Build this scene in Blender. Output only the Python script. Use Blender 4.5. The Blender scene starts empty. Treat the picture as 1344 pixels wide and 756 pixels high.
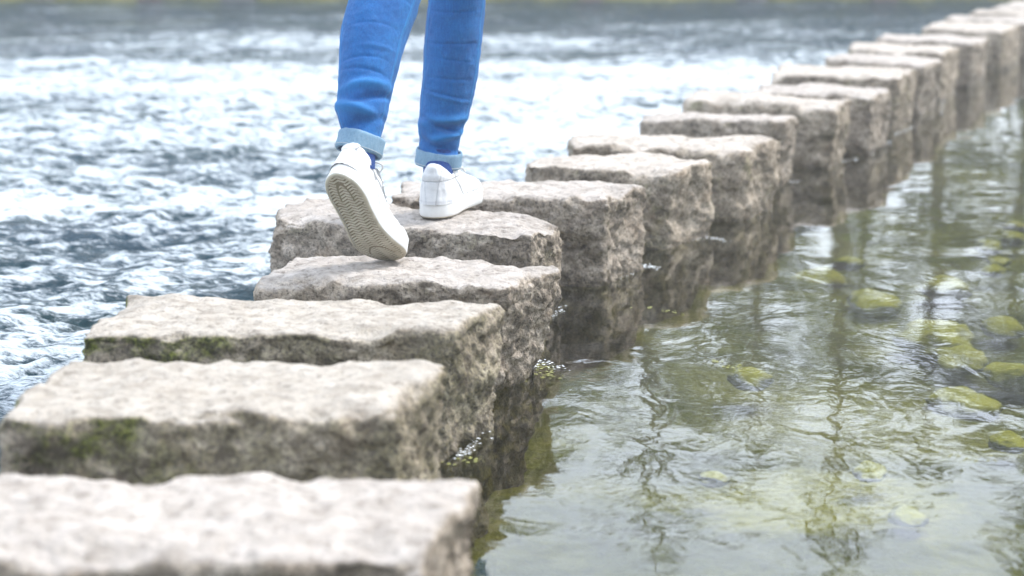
import bpy, math, random
import numpy as np
from mathutils import Vector, Matrix, Euler

# ------------------------------------------------------------------ camera, world, sun, exposure
S = bpy.context.scene
COL = S.collection
F = 2613.0                       # focal length in photo pixels (70 mm on a 36 mm sensor)
TH = math.atan(519 / F)          # camera pitch below the horizon
CZ = 1.054                       # camera height over the pond
cam_d = bpy.data.cameras.new('camera')
cam = bpy.data.objects.new('camera', cam_d); COL.objects.link(cam)
cam.location = (0, 0, CZ); cam.rotation_euler = (math.pi / 2 - TH, 0, 0)
cam_d.sensor_width = 36; cam_d.lens = 36 * F / 1344
cam_d.clip_start = 0.05; cam_d.clip_end = 2000
cam_d.dof.use_dof = True; cam_d.dof.focus_distance = 4.55; cam_d.dof.aperture_fstop = 3.0
S.camera = cam

SUN_EL, SUN_DIR = math.radians(50), Vector((0.86, 0.5, 0)).normalized()
W = bpy.data.worlds.new('World'); S.world = W; W.use_nodes = True
wn, wl = W.node_tree.nodes, W.node_tree.links
wn.clear()
sky = wn.new('ShaderNodeTexSky'); sky.sky_type = 'NISHITA'; sky.sun_disc = False
sky.sun_elevation = SUN_EL; sky.sun_rotation = math.atan2(SUN_DIR.x, SUN_DIR.y)
sky.air_density = 1.0; sky.dust_density = 2.0
tc = wn.new('ShaderNodeTexCoord'); mp = wn.new('ShaderNodeMapping'); mp.inputs['Scale'].default_value = (1, 1, 2.6)
cn = wn.new('ShaderNodeTexNoise'); cn.inputs['Scale'].default_value = 3.2; cn.inputs['Detail'].default_value = 6
cr = wn.new('ShaderNodeValToRGB'); cr.color_ramp.elements[0].position = 0.34; cr.color_ramp.elements[1].position = 0.56
mx = wn.new('ShaderNodeMix'); mx.data_type = 'RGBA'; mx.inputs[7].default_value = (12.8, 14.2, 16.2, 1)
bg = wn.new('ShaderNodeBackground'); bg.inputs[1].default_value = 0.13
wo = wn.new('ShaderNodeOutputWorld')
wl.new(tc.outputs['Generated'], mp.inputs[0]); wl.new(mp.outputs[0], cn.inputs['Vector']); wl.new(cn.outputs['Fac'], cr.inputs[0])
sx_ = wn.new('ShaderNodeSeparateXYZ'); wl.new(tc.outputs['Generated'], sx_.inputs[0])
mr_ = wn.new('ShaderNodeMapRange'); mr_.inputs['From Min'].default_value = 0.5; mr_.inputs['From Max'].default_value = 0.3; mr_.inputs['To Max'].default_value = 0.85
wl.new(sx_.outputs[2], mr_.inputs['Value'])
mxm = wn.new('ShaderNodeMath'); mxm.operation = 'MAXIMUM'; wl.new(cr.outputs[0], mxm.inputs[0]); wl.new(mr_.outputs[0], mxm.inputs[1])
wl.new(mxm.outputs[0], mx.inputs[0]); wl.new(sky.outputs[0], mx.inputs[6]); wl.new(mx.outputs[2], bg.inputs[0]); wl.new(bg.outputs[0], wo.inputs[0])

sd = bpy.data.lights.new('sun', 'SUN'); sd.energy = 3.0; sd.angle = math.radians(16); sd.color = (1, 0.955, 0.88)
so = bpy.data.objects.new('sun', sd); COL.objects.link(so)
sv = SUN_DIR * math.cos(SUN_EL) + Vector((0, 0, math.sin(SUN_EL)))
so.rotation_euler = sv.to_track_quat('Z', 'Y').to_euler(); so.location = (5, 5, 20)
S.view_settings.view_transform = 'Standard'; S.view_settings.look = 'None'
S.view_settings.exposure = 0.55; S.view_settings.gamma = 1.0; S.view_settings.use_curve_mapping = False
S.cycles.max_bounces = 8; S.cycles.transparent_max_bounces = 24; S.cycles.volume_bounces = 0
S.cycles.caustics_reflective = False; S.cycles.caustics_refractive = False
S.cycles.use_denoising = True

# ------------------------------------------------------------------ helpers
random.seed(7)
def ray(px, py):
    a, b = (px - 672) / F, -(py - 378) / F
    return Vector((a, math.cos(TH) + b * math.sin(TH), -math.sin(TH) + b * math.cos(TH)))
def atz(px, py, z):
    r = ray(px, py); t = (z - CZ) / r.z
    return Vector((r.x * t, r.y * t, z))
def aty(px, py, y):
    r = ray(px, py); t = y / r.y
    return Vector((r.x * t, y, CZ + r.z * t))

_rs = np.random.RandomState(11)
_perm = np.concatenate([_rs.permutation(256)] * 3)
_grad = _rs.normal(size=(256, 3)); _grad /= np.linalg.norm(_grad, axis=1)[:, None]
def perlin(P):
    P = np.asarray(P, float); i = np.floor(P).astype(int); f = P - i; i &= 255
    u = f * f * f * (f * (f * 6 - 15) + 10)
    out = np.zeros(len(P))
    for dx in (0, 1):
        wx = u[:, 0] if dx else 1 - u[:, 0]
        for dy in (0, 1):
            wy = u[:, 1] if dy else 1 - u[:, 1]
            for dz in (0, 1):
                wz = u[:, 2] if dz else 1 - u[:, 2]
                g = _grad[_perm[_perm[_perm[(i[:, 0] + dx) & 255] + ((i[:, 1] + dy) & 255)] + ((i[:, 2] + dz) & 255)]]
                out += wx * wy * wz * (g[:, 0] * (f[:, 0] - dx) + g[:, 1] * (f[:, 1] - dy) + g[:, 2] * (f[:, 2] - dz))
    return out * 1.5
def fbm(P, scale, octv=4, gain=0.5, seed=0.0):
    P = np.asarray(P, float) * scale + seed; a = 1.0; s = 0
    for k in range(octv):
        s = s + a * perlin(P + k * 17.3); P = P * 2.03; a *= gain
    return s
def sstep(a, b, x):
    t = np.clip((x - a) / (b - a), 0, 1); return t * t * (3 - 2 * t)

def mesh_obj(name, V, Fc, mat, parent=None, smooth=True, mats=None, midx=None):
    me = bpy.data.meshes.new(name)
    V = np.asarray(V, float)
    me.from_pydata(V.tolist(), [], [list(map(int, f)) for f in Fc] if not isinstance(Fc, np.ndarray) else Fc.tolist())
    for m in (mats or [mat]): me.materials.append(m)
    if midx is not None: me.polygons.foreach_set('material_index', np.asarray(midx, dtype=np.int32))
    me.polygons.foreach_set('use_smooth', np.full(len(me.polygons), smooth))
    me.update()
    o = bpy.data.objects.new(name, me); COL.objects.link(o)
    if parent is not None: o.parent = parent
    return o
def empty(name, loc=(0, 0, 0)):
    o = bpy.data.objects.new(name, None); COL.objects.link(o); o.location = loc
    o.empty_display_size = 0.1
    return o
def tag(o, label=None, cat=None, group=None, kind=None):
    if label: o['label'] = label
    if cat: o['category'] = cat
    if group: o['group'] = group
    if kind: o['kind'] = kind
    return o
def grid_faces(n, m, wrap=False, off=0):
    """n rows x m columns"""
    i = np.arange(n - 1)[:, None]; j = np.arange(m if wrap else m - 1)[None, :]
    j2 = (j + 1) % m
    a = i * m + j; b = i * m + j2; c = (i + 1) * m + j2; d = (i + 1) * m + j
    return np.stack([a, b, c, d], -1).reshape(-1, 4) + off
class MB:
    def __init__(s): s.V = []; s.F = []; s.M = []; s.n = 0
    def add(s, V, Fc, m=0):
        V = np.asarray(V, float).reshape(-1, 3)
        s.V.append(V); Fc = [[int(q) + s.n for q in f] for f in Fc]; s.F += Fc; s.M += [m] * len(Fc); s.n += len(V)
    def build(s, name, mats, parent=None, smooth=True):
        mats = mats if isinstance(mats, list) else [mats]
        return mesh_obj(name, np.concatenate(s.V), s.F, None, parent, smooth, mats, s.M)
def tube(mb, pts, rad, n=10, m=0, closed=False, caps=True):
    pts = [Vector(p) for p in pts]; k = len(pts)
    rad = rad if hasattr(rad, '__len__') else [rad] * k
    V = []; prev = None
    for i, p in enumerate(pts):
        if closed: t = pts[(i + 1) % k] - pts[i - 1]
        else: t = pts[min(i + 1, k - 1)] - pts[max(i - 1, 0)]
        t.normalize()
        if prev is None:
            a = Vector((0, 0, 1)) if abs(t.z) < 0.9 else Vector((1, 0, 0)); u = t.cross(a).normalized()
        else:
            u = (prev - t * prev.dot(t)).normalized()
        prev = u; v = t.cross(u)
        for j in range(n):
            an = 2 * math.pi * j / n
            V.append(p + (u * math.cos(an) + v * math.sin(an)) * rad[i])
    Fc = grid_faces(k, n, True).tolist()
    if closed: Fc += [[(k - 1) * n + j, (k - 1) * n + (j + 1) % n, (j + 1) % n, j] for j in range(n)]
    elif caps: Fc += [list(range(n))[::-1], [(k - 1) * n + j for j in range(n)]]
    mb.add([tuple(v) for v in V], Fc, m)

# ------------------------------------------------------------------ materials
class Mat:
    def __init__(s, name):
        s.m = bpy.data.materials.new(name); s.m.use_nodes = True
        s.t = s.m.node_tree; s.n = s.t.nodes; s.n.clear(); s.l = s.t.links
        s.out = s.n.new('ShaderNodeOutputMaterial')
    def node(s, typ, **kw):
        n = s.n.new(typ)
        for k, v in kw.items(): setattr(n, k, v)
        return n
    def link(s, a, b): s.l.new(a, b)
    def principled(s, col=None, rough=0.8, **inp):
        p = s.n.new('ShaderNodeBsdfPrincipled'); p.inputs['Roughness'].default_value = rough
        if col: p.inputs['Base Color'].default_value = (*col, 1)
        for k, v in inp.items(): p.inputs[k.replace('_', ' ')].default_value = v
        s.l.new(p.outputs[0], s.out.inputs[0]); return p
    def coords(s, scale=(1, 1, 1), rot=(0, 0, 0), kind='Object'):
        t = s.n.new('ShaderNodeTexCoord'); mp = s.n.new('ShaderNodeMapping')
        mp.inputs['Scale'].default_value = scale; mp.inputs['Rotation'].default_value = rot
        s.l.new(t.outputs[kind], mp.inputs[0]); return mp.outputs[0]
    def noise(s, vec, scale, detail=4, rough=0.5, dist=0.0):
        n = s.n.new('ShaderNodeTexNoise'); n.inputs['Scale'].default_value = scale
        n.inputs['Detail'].default_value = detail; n.inputs['Roughness'].default_value = rough
        n.inputs['Distortion'].default_value = dist; s.l.new(vec, n.inputs['Vector']); return n.outputs['Fac']
    def ramp(s, fac, stops):
        r = s.n.new('ShaderNodeValToRGB'); e = r.color_ramp.elements
        while len(e) < len(stops): e.new(0.5)
        for k, (p, c) in enumerate(stops):
            e[k].position = p; e[k].color = (*c, 1) if len(c) == 3 else c
        s.l.new(fac, r.inputs[0]); return r.outputs[0]
    def g(s, fac, a, b):
        r = s.n.new('ShaderNodeMapRange'); r.inputs['From Min'].default_value = a; r.inputs['From Max'].default_value = b
        s.l.new(fac, r.inputs['Value']); return r.outputs[0]
    def mix(s, fac, a, b, mode='MIX'):
        m = s.n.new('ShaderNodeMix'); m.data_type = 'RGBA'; m.blend_type = mode
        for sock, v in ((m.inputs[0], fac), (m.inputs[6], a), (m.inputs[7], b)):
            if isinstance(v, (int, float)): sock.default_value = v
            elif isinstance(v, tuple): sock.default_value = (*v, 1)
            else: s.l.new(v, sock)
        return m.outputs[2]
    def math(s, op, a, b=0.0, clamp=False):
        m = s.n.new('ShaderNodeMath'); m.operation = op; m.use_clamp = clamp
        for sock, v in ((m.inputs[0], a), (m.inputs[1], b)):
            if isinstance(v, (int, float)): sock.default_value = v
            else: s.l.new(v, sock)
        return m.outputs[0]
    def bump(s, h, dist=0.01, strength=1.0, normal=None):
        b = s.n.new('ShaderNodeBump'); b.inputs['Distance'].default_value = dist; b.inputs['Strength'].default_value = strength
        s.l.new(h, b.inputs['Height'])
        if normal is not None: s.l.new(normal, b.inputs['Normal'])
        return b.outputs[0]
    def sepz(s, kind='Position'):
        g = s.n.new('ShaderNodeNewGeometry'); x = s.n.new('ShaderNodeSeparateXYZ')
        s.l.new(g.outputs[kind], x.inputs[0]); return x.outputs

def stone_mat(name, moss, tint=(1, 1, 1)):
    tint = (tint[0] * 1.0, tint[1] * .965, tint[2] * .975)
    m = Mat(name)
    v = m.coords((1, 1, 1)); vs = m.coords((1, 1, 1.4))
    big = m.noise(v, 5, 5, 0.6, 0.3); med = m.noise(vs, 22, 6, 0.65); fine = m.noise(v, 130, 3, 0.7); spk = m.noise(v, 420, 2, 0.8)
    c = m.ramp(med, [(0.3, (0.14, 0.12, 0.095)), (0.43, (0.33, 0.295, 0.245)), (0.58, (0.46, 0.42, 0.36)), (0.75, (0.58, 0.545, 0.48))])
    c2 = m.ramp(big, [(0.3, (0.62, 0.58, 0.52)), (0.65, (1.15, 1.12, 1.08))])
    c = m.mix(1.0, c, c2, 'MULTIPLY')
    c = m.mix(0.95, c, m.ramp(fine, [(0.33, (0.25, 0.23, 0.20)), (0.47, (1, 1, 1)), (0.68, (1.4, 1.38, 1.32))]), 'MULTIPLY')
    c = m.mix(m.g(spk, 0.62, 0.7), c, (0.09, 0.075, 0.06))
    # orange brown iron stains
    st = m.noise(v, 9, 4, 0.6); c = m.mix(m.math('MULTIPLY', m.g(st, 0.55, 0.75), 0.35), c, (0.33, 0.22, 0.12))
    pos = m.sepz(); nor = m.sepz('Normal')
    # moss and algae on the upright faces
    steep = m.g(nor[2], 0.75, 0.3)
    ms = m.g(m.noise(v, 7, 5, 0.7), 0.60 - 0.23 * moss, 0.74 - 0.19 * moss)
    ms = m.math('MULTIPLY', ms, steep)
    if moss > .9:
        tco = m.node('ShaderNodeTexCoord'); xo = m.node('ShaderNodeSeparateXYZ'); m.link(tco.outputs['Object'], xo.inputs[0])
        ms = m.math('MULTIPLY', ms, m.math('ADD', 0.25, m.math('MULTIPLY', m.g(xo.outputs[0], 0.0, -0.28), 1.6)), True)
    ms = m.math('MULTIPLY', ms, 0.3 + 0.68 * moss)
    c = m.mix(ms, c, m.ramp(fine, [(0.38, (0.03, 0.035, 0.008)), (0.5, (0.12, 0.14, 0.02)), (0.64, (0.30, 0.33, 0.06))]))
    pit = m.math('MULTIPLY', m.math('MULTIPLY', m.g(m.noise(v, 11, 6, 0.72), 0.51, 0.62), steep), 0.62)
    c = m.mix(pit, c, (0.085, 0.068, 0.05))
    # upward faces painted paler: sunlit look of the trodden top put into the colour
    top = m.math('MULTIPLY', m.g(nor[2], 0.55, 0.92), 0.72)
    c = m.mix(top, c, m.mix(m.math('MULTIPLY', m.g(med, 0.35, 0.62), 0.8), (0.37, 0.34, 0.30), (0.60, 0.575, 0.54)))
    c = m.mix(m.math('MULTIPLY', m.g(m.noise(vs, 48, 4, 0.7), 0.55, 0.64), 0.6), c, (0.15, 0.13, 0.105))
    c = m.mix(1.0, c, tint, 'MULTIPLY')
    # wet band near the water
    zn = m.math('ADD', pos[2], m.math('MULTIPLY', m.math('SUBTRACT', m.noise(v, 14, 3), 0.5), 0.10))
    wet = m.g(zn, 0.055, 0.0)
    c = m.mix(wet, c, m.mix(1.0, c, (0.52, 0.49, 0.42), 'MULTIPLY'))
    p = m.principled(rough=0.85); m.link(c, p.inputs['Base Color'])
    m.link(m.math('SUBTRACT', 0.88, m.math('MULTIPLY', wet, 0.55)), p.inputs['Roughness'])
    h = m.math('ADD', m.math('MULTIPLY', med, 0.9), m.math('ADD', m.math('MULTIPLY', fine, 0.45), m.math('MULTIPLY', spk, 0.16)))
    m.link(m.bump(h, 0.012, 1.0), p.inputs['Normal'])
    return m.m
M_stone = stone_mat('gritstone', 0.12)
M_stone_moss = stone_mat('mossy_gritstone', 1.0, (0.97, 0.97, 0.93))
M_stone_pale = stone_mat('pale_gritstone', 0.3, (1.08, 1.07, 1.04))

def simple(name, col, rough=0.8, nscale=None, amp=0.25, bump=0.0, **kw):
    m = Mat(name); p = m.principled(col, rough, **kw)
    if nscale:
        n = m.noise(m.coords(), nscale, 5, 0.6)
        lo = tuple(q * (1 - amp) for q in col); hi = tuple(min(1, q * (1 + amp)) for q in col)
        m.link(m.ramp(n, [(0.3, lo), (0.7, hi)]), p.inputs['Base Color'])
        if bump: m.link(m.bump(n, bump), p.inputs['Normal'])
    return m.m

# pond: clear water, fresnel reflection over a tinted view of the bed
def pond_mat():
    m = Mat('pond_water')
    v = m.coords((1, 1, 1)); va = m.coords((1.0, 0.55, 1))
    pos = m.sepz()
    w1 = m.noise(va, 5.5, 2, 0.4, 1.1); w2 = m.noise(v, 26, 2, 0.5, 0.9); w3 = m.noise(v, 2.2, 2, 0.5, 0.5)
    mr = m.node('ShaderNodeMapRange'); mr.inputs['From Min'].default_value = 6.2; mr.inputs['From Max'].default_value = 3.4
    mr.inputs['To Min'].default_value = 0.12; mr.inputs['To Max'].default_value = 1.2; m.link(pos[1], mr.inputs['Value'])
    h = m.math('ADD', m.math('MULTIPLY', w1, 1.0), m.math('ADD', m.math('MULTIPLY', w2, 0.10), m.math('MULTIPLY', w3, 0.5)))
    h = m.math('MULTIPLY', h, mr.outputs[0])
    nb = m.bump(h, 0.0031, 1.0)
    gl = m.node('ShaderNodeBsdfGlossy'); gl.inputs['Roughness'].default_value = 0.02; gl.inputs['Color'].default_value = (1, 1, 1, 1)
    m.link(nb, gl.inputs['Normal'])
    tr = m.node('ShaderNodeBsdfTransparent'); tr.inputs['Color'].default_value = (0.86, 0.88, 0.52, 1)
    fr = m.node('ShaderNodeFresnel'); fr.inputs['IOR'].default_value = 1.5; m.link(nb, fr.inputs['Normal'])
    mixs = m.node('ShaderNodeMixShader'); m.link(m.math('MULTIPLY', fr.outputs[0], 1.18, True), mixs.inputs[0]); m.link(tr.outputs[0], mixs.inputs[1]); m.link(gl.outputs[0], mixs.inputs[2])
    m.link(mixs.outputs[0], m.out.inputs[0])
    return m.m
M_pond = pond_mat()

def rapids_mat():
    m = Mat('rapids_water')
    rot = (0, 0, math.radians(-35))
    v = m.coords((1, 1, 1)); vf = m.coords((0.48, 1.2, 1), rot)
    at = m.node('ShaderNodeAttribute', attribute_name='foam')
    n1 = m.noise(vf, 9, 8, 0.72, 0.4); n2 = m.noise(vf, 60, 5, 0.75, 0.2); n3 = m.noise(v, 1.1, 3, 0.5); n4 = m.noise(vf, 15, 5, 0.65, 0.5)
    cen = lambda n, k: m.math('MULTIPLY', m.math('SUBTRACT', n, 0.5), k)
    f = m.math('ADD', m.math('ADD', cen(n1, 1.9), cen(n4, 2.1)), m.math('ADD', cen(n2, 1.7), cen(at.outputs['Fac'], 1.5)))
    foam = m.math('ADD', m.math('MULTIPLY', m.g(f, -0.05, 0.2), 0.28), m.math('MULTIPLY', m.g(f, 0.16, 0.50), 0.62))
    body = m.ramp(n3, [(0.35, (0.004, 0.055, 0.10)), (0.65, (0.012, 0.065, 0.08))])
    p = m.node('ShaderNodeBsdfPrincipled'); p.inputs['Roughness'].default_value = 0.04; p.inputs['IOR'].default_value = 1.36
    m.link(body, p.inputs['Base Color'])
    h = m.math('ADD', m.math('MULTIPLY', n1, 1.0), m.math('MULTIPLY', n4, 0.45))
    m.link(m.bump(m.math('ADD', h, m.math('MULTIPLY', n2, .14)), 0.20, 1.0), p.inputs['Normal'])
    fd = m.node('ShaderNodeBsdfPrincipled'); fd.inputs['Base Color'].default_value = (0.72, 0.80, 0.87, 1); fd.inputs['Roughness'].default_value = 0.45
    m.link(m.bump(m.math('ADD', n1, m.math('MULTIPLY', n2, .4)), 0.03, 1.0), fd.inputs['Normal'])
    ms_ = m.node('ShaderNodeMixShader'); m.link(foam, ms_.inputs[0]); m.link(p.outputs[0], ms_.inputs[1]); m.link(fd.outputs[0], ms_.inputs[2])
    m.link(ms_.outputs[0], m.out.inputs[0])
    return m.m
M_rapids = rapids_mat()

def ground_mat():
    m = Mat('ground')
    v = m.coords(); pos = m.sepz()
    n = m.noise(v, 3.2, 6, 0.65); n2 = m.noise(v, 30, 5, 0.7); n0 = m.noise(v, 1.1, 4, 0.5)
    bed = m.ramp(n, [(0.3, (0.05, 0.055, 0.008)), (0.5, (0.13, 0.135, 0.018)), (0.7, (0.28, 0.26, 0.035))])
    bed = m.mix(m.g(n0, 0.5, 0.66), bed, (0.30, 0.28, 0.07))
    gp = m.node('ShaderNodeNewGeometry'); vm = m.node('ShaderNodeVectorMath', operation='DISTANCE'); vm.inputs[1].default_value = tuple(atz(1060, 640, -.2)); m.link(gp.outputs['Position'], vm.inputs[0])
    pf = m.math('SUBTRACT', m.math('MULTIPLY', vm.outputs['Value'], 2.4), m.math('MULTIPLY', n, .9))
    bed = m.mix(m.g(pf, 0.35, 0.05), bed, (0.42, 0.39, 0.10))
    bed = m.mix(0.6, bed, m.ramp(n2, [(0.3, (0.35, 0.35, 0.35)), (0.7, (1.3, 1.3, 1.3))]), 'MULTIPLY')
    bank = m.ramp(n, [(0.35, (0.015, 0.02, 0.008)), (0.5, (0.03, 0.035, 0.015)), (0.68, (0.07, 0.05, 0.035))])
    c = m.mix(m.g(pos[2], 0.0, 0.12), bed, bank)
    p = m.principled(rough=0.95); m.link(c, p.inputs['Base Color']); m.link(m.bump(n2, 0.03), p.inputs['Normal'])
    return m.m
M_ground = ground_mat()

def algae_mat():
    m = Mat('algae_rock'); v = m.coords()
    n = m.noise(v, 14, 6, 0.7); n2 = m.noise(v, 110, 3, 0.7)
    c = m.ramp(n, [(0.3, (0.32, 0.31, 0.05)), (0.55, (0.50, 0.47, 0.12)), (0.75, (0.66, 0.61, 0.22))])
    c = m.mix(0.5, c, m.ramp(n2, [(0.3, (0.6, 0.6, 0.5)), (0.7, (1.2, 1.2, 1.2))]), 'MULTIPLY')
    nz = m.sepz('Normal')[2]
    c = m.mix(m.g(nz, 0.93, 0.35), c, (0.12, 0.125, 0.025))  # edges painted darker by slope, rounding shade put into the algae colour
    p = m.principled(rough=0.95); m.link(c, p.inputs['Base Color']); m.link(m.bump(n, 0.02), p.inputs['Normal'])
    return m.m
M_algae = algae_mat()

def denim_mat(name, base, light):
    m = Mat(name); v = m.coords((1, 1, 1)); tw = m.coords((1, 1, 1), (0.3, 0.55, 0.2))
    wv = m.node('ShaderNodeTexWave'); wv.wave_type = 'BANDS'; wv.bands_direction = 'DIAGONAL'
    wv.inputs['Scale'].default_value = 260; wv.inputs['Distortion'].default_value = 2.5; wv.inputs['Detail'].default_value = 2
    m.link(v, wv.inputs['Vector'])
    sl = m.noise(m.coords((1, 1, 0.12)), 300, 3, 0.7); bl = m.noise(v, 12, 4, 0.6); gr = m.noise(v, 520, 2, 0.8)
    c = m.mix(m.math('MULTIPLY', m.g(sl, 0.42, 0.72), 0.35), base, light)
    c = m.mix(m.math('MULTIPLY', m.g(gr, 0.5, 0.72), 0.35), c, light)
    c = m.mix(m.math('MULTIPLY', m.g(m.noise(v, 190, 4, 0.75), 0.54, 0.66), 0.4), c, tuple(q * .5 for q in base))
    c = m.mix(1.0, c, m.ramp(bl, [(0.3, (0.62, 0.68, 0.76)), (0.7, (1.15, 1.1, 1.08))]), 'MULTIPLY')
    at = m.node('ShaderNodeAttribute', attribute_name='wear')
    c = m.mix(m.math('MULTIPLY', at.outputs['Fac'], 0.75), c, light)
    p = m.principled(rough=0.9); m.link(c, p.inputs['Base Color'])
    p.inputs['Sheen Weight'].default_value = 0.08; p.inputs['Sheen Roughness'].default_value = 0.5
    h = m.math('ADD', wv.outputs['Fac'], m.math('MULTIPLY', gr, 0.8))
    m.link(m.bump(h, 0.0006, 0.8), p.inputs['Normal'])
    return m.m
M_denim = denim_mat('blue_denim', (0.003, 0.125, 0.42), (0.025, 0.27, 0.62))
M_cuff = denim_mat('pale_denim_inside', (0.20, 0.36, 0.50), (0.42, 0.57, 0.67))
def leather_mat():
    m = Mat('white_leather'); at = m.node('ShaderNodeAttribute', attribute_name='seam'); v = m.coords()
    n = m.noise(v, 60, 5, 0.6); n2 = m.noise(v, 14, 4, 0.6); n3 = m.noise(v, 500, 2, 0.7)
    c = m.ramp(n, [(0.3, (0.66, 0.67, 0.68)), (0.7, (0.76, 0.765, 0.77))])
    c = m.mix(m.math('MULTIPLY', m.g(n2, 0.55, 0.75), 0.25), c, (0.60, 0.57, 0.51))
    c = m.mix(m.math('MULTIPLY', at.outputs['Fac'], 0.75), c, (0.26, 0.27, 0.30))
    p = m.principled(rough=0.5); m.link(c, p.inputs['Base Color']); m.link(m.bump(m.math('ADD', n, m.math('MULTIPLY', n3, .3)), .0014), p.inputs['Normal'])
    return m.m
M_leather = leather_mat()
M_midsole = simple('white_rubber', (0.74, 0.74, 0.72), 0.55, 40, 0.05, 0.0006)
M_tread_rim = simple('beige_rubber', (0.50, 0.46, 0.36), 0.7, 45, 0.25, 0.0006)
def tread_mat():
    m = Mat('worn_tread'); at = m.node('ShaderNodeAttribute', attribute_name='ridge')
    n = m.noise(m.coords(), 28, 4, 0.6)
    hi = m.ramp(n, [(0.35, (0.50, 0.45, 0.34)), (0.6, (0.70, 0.66, 0.55))])
    c = m.mix(at.outputs['Fac'], (0.27, 0.23, 0.155), hi)
    p = m.principled(rough=0.75); m.link(c, p.inputs['Base Color']); return m.m
M_tread = tread_mat()
M_sock = simple('navy_knit', (0.012, 0.05, 0.20), 0.95, 260, 0.4, 0.0012)
M_thread = simple('pale_thread', (0.55, 0.60, 0.62), 0.8)
M_skin = simple('skin', (0.62, 0.40, 0.30), 0.5, 40, 0.06, Subsurface_Weight=0.05)
M_shirt = simple('grey_jersey', (0.42, 0.43, 0.45), 0.9, 120, 0.15, 0.001)
M_hair = simple('brown_hair', (0.09, 0.05, 0.03), 0.5, 200, 0.4, 0.003)
M_dark = simple('dark_lining', (0.04, 0.05, 0.08), 0.9)
M_foam = simple('foam', (0.85, 0.88, 0.9), 0.35, 80, 0.05)
M_bark = simple('bark', (0.11, 0.085, 0.06), 0.9, 18, 0.5, 0.02)

# ------------------------------------------------------------------ stepping stones: where they stand
TZ = 0.25   # height of the walked-on tops over the pond
# photo outline of each top (front-left, front-right, back-right, back-left), inset of the foot, material, detail (m per cell), label
stones = [
 ((-235,726),(560,724),(634,624),(-120,618), .00, .03, M_stone, .008, 'pale out-of-focus stepping stone nearest the camera, cut by the bottom edge'),
 ((-14,549),(522,531),(584,473),(92,468), .022, .02, M_stone_moss, .008, 'stepping stone with green moss on its left front face, second from the camera'),
 ((100,440),(602,436),(664,397),(162,384), .002, .05, M_stone_moss, .007, 'long stepping stone with dark olive front, third from the camera'),
 ((330,362),(668,374),(742,345),(385,332), .00, .09, M_stone, .006, 'stepping stone under the toe of the raised left shoe'),
 ((355,284),(702,308),(738,284),(400,254), .00, .05, M_stone, .006, 'rough stepping stone the planted right shoe stands on, with pointed left end'),
 ((513,256),(797,258),(852,238),(530,236), .00, .03, M_stone, .007, 'stepping stone just beyond the planted right shoe, partly hidden behind both shoes'),
 ((690,214),(885,222),(942,204),(702,200), .00, .05, M_stone_pale, .008, 'stepping stone right of the walker with a dark wet foot, second beyond the planted shoe'),
 ((747,190),(972,192),(1021,177),(757,175), .00, .02, M_stone_pale, .009, 'pale stepping stone third beyond the planted shoe, with a flat squared right end'),
 ((838,156),(1030,158),(1046,149),(846,145), .00, .04, M_stone, .009, 'thin-looking stepping stone fourth beyond the planted shoe, dark at its right edge'),
 ((902,129),(1098,139),(1120,128),(912,117), .00, .04, M_stone_pale, .010, 'stepping stone fifth beyond the planted shoe, covering the left half of the one behind'),
 ((985,118),(1148,124),(1172,114),(1000,108), .00, .03, M_stone, .010, 'stepping stone sixth beyond the planted shoe, only its right half showing'),
 ((1013,97),(1178,101),(1207,89),(1024,83), .00, .03, M_stone_pale, .010, 'wide blurred stepping stone with a rounded left corner, seventh beyond the planted shoe'),
 ((1086,77),(1212,84),(1240,75),(1094,69), .00, .03, M_stone, .012, 'blurred stepping stone eighth beyond the planted shoe, in the crowded far bend'),
 ((1112,63),(1238,70),(1262,60),(1122,55), .00, .03, M_stone_pale, .012, 'blurred stepping stone ninth beyond the planted shoe, in the crowded far bend'),
 ((1150,51),(1278,57),(1299,47),(1158,43), .00, .03, M_stone, .014, 'blurred far stepping stone with a dark shaded right face, tenth beyond the planted shoe'),
 ((1213,36),(1318,40),(1342,30),(1222,28), .00, .03, M_stone_pale, .014, 'far blurred stepping stone with a broad white top and dark recess below it'),
 ((1240,25),(1352,29),(1374,22),(1248,19), .00, .03, M_stone, .018, 'far blurred stepping stone at the right edge, beyond the broad white-topped one'),
 ((1272,16.5),(1382,19),(1402,13.5),(1280,12), .00, .03, M_stone_pale, .018, 'second to last visible stepping stone in the top right corner'),
 ((1298,10),(1405,12),(1424,7),(1306,6), .00, .03, M_stone, .02, 'last visible stepping stone, touching the top edge at the right corner'),
 ((1322,4),(1430,5),(1448,1),(1330,0), .00, .03, M_stone, .02, 'farthest stepping stone of all, beyond the top right corner by the far bank'),
]
line_pts = []     # centre line of the causeway, used for the weir drop
for (a, b, c, d, *_r) in stones:
    q = [atz(p[0], p[1], TZ) for p in (a, b, c, d)]
    line_pts.append(((q[0] + q[1] + q[2] + q[3]) / 4).xy)
ly = np.array([p.y for p in line_pts]); lx = np.array([p.x for p in line_pts])
o_ = np.argsort(ly); ly, lx = ly[o_], lx[o_]
ly_s = np.concatenate([[-60, ly[0] - 2], ly, [ly[-1] + 8, 400]])
lx_s = np.concatenate([[lx[0] - 1.2, lx[0] - 0.9], lx, [lx[-1] + 3.2, lx[-1] + 3.2]])
def Lx(y):
    y = np.asarray(y, float)
    return (np.interp(y - .5, ly_s, lx_s) + np.interp(y, ly_s, lx_s) + np.interp(y + .5, ly_s, lx_s)) / 3
BANK_Y = 21.6

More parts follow.
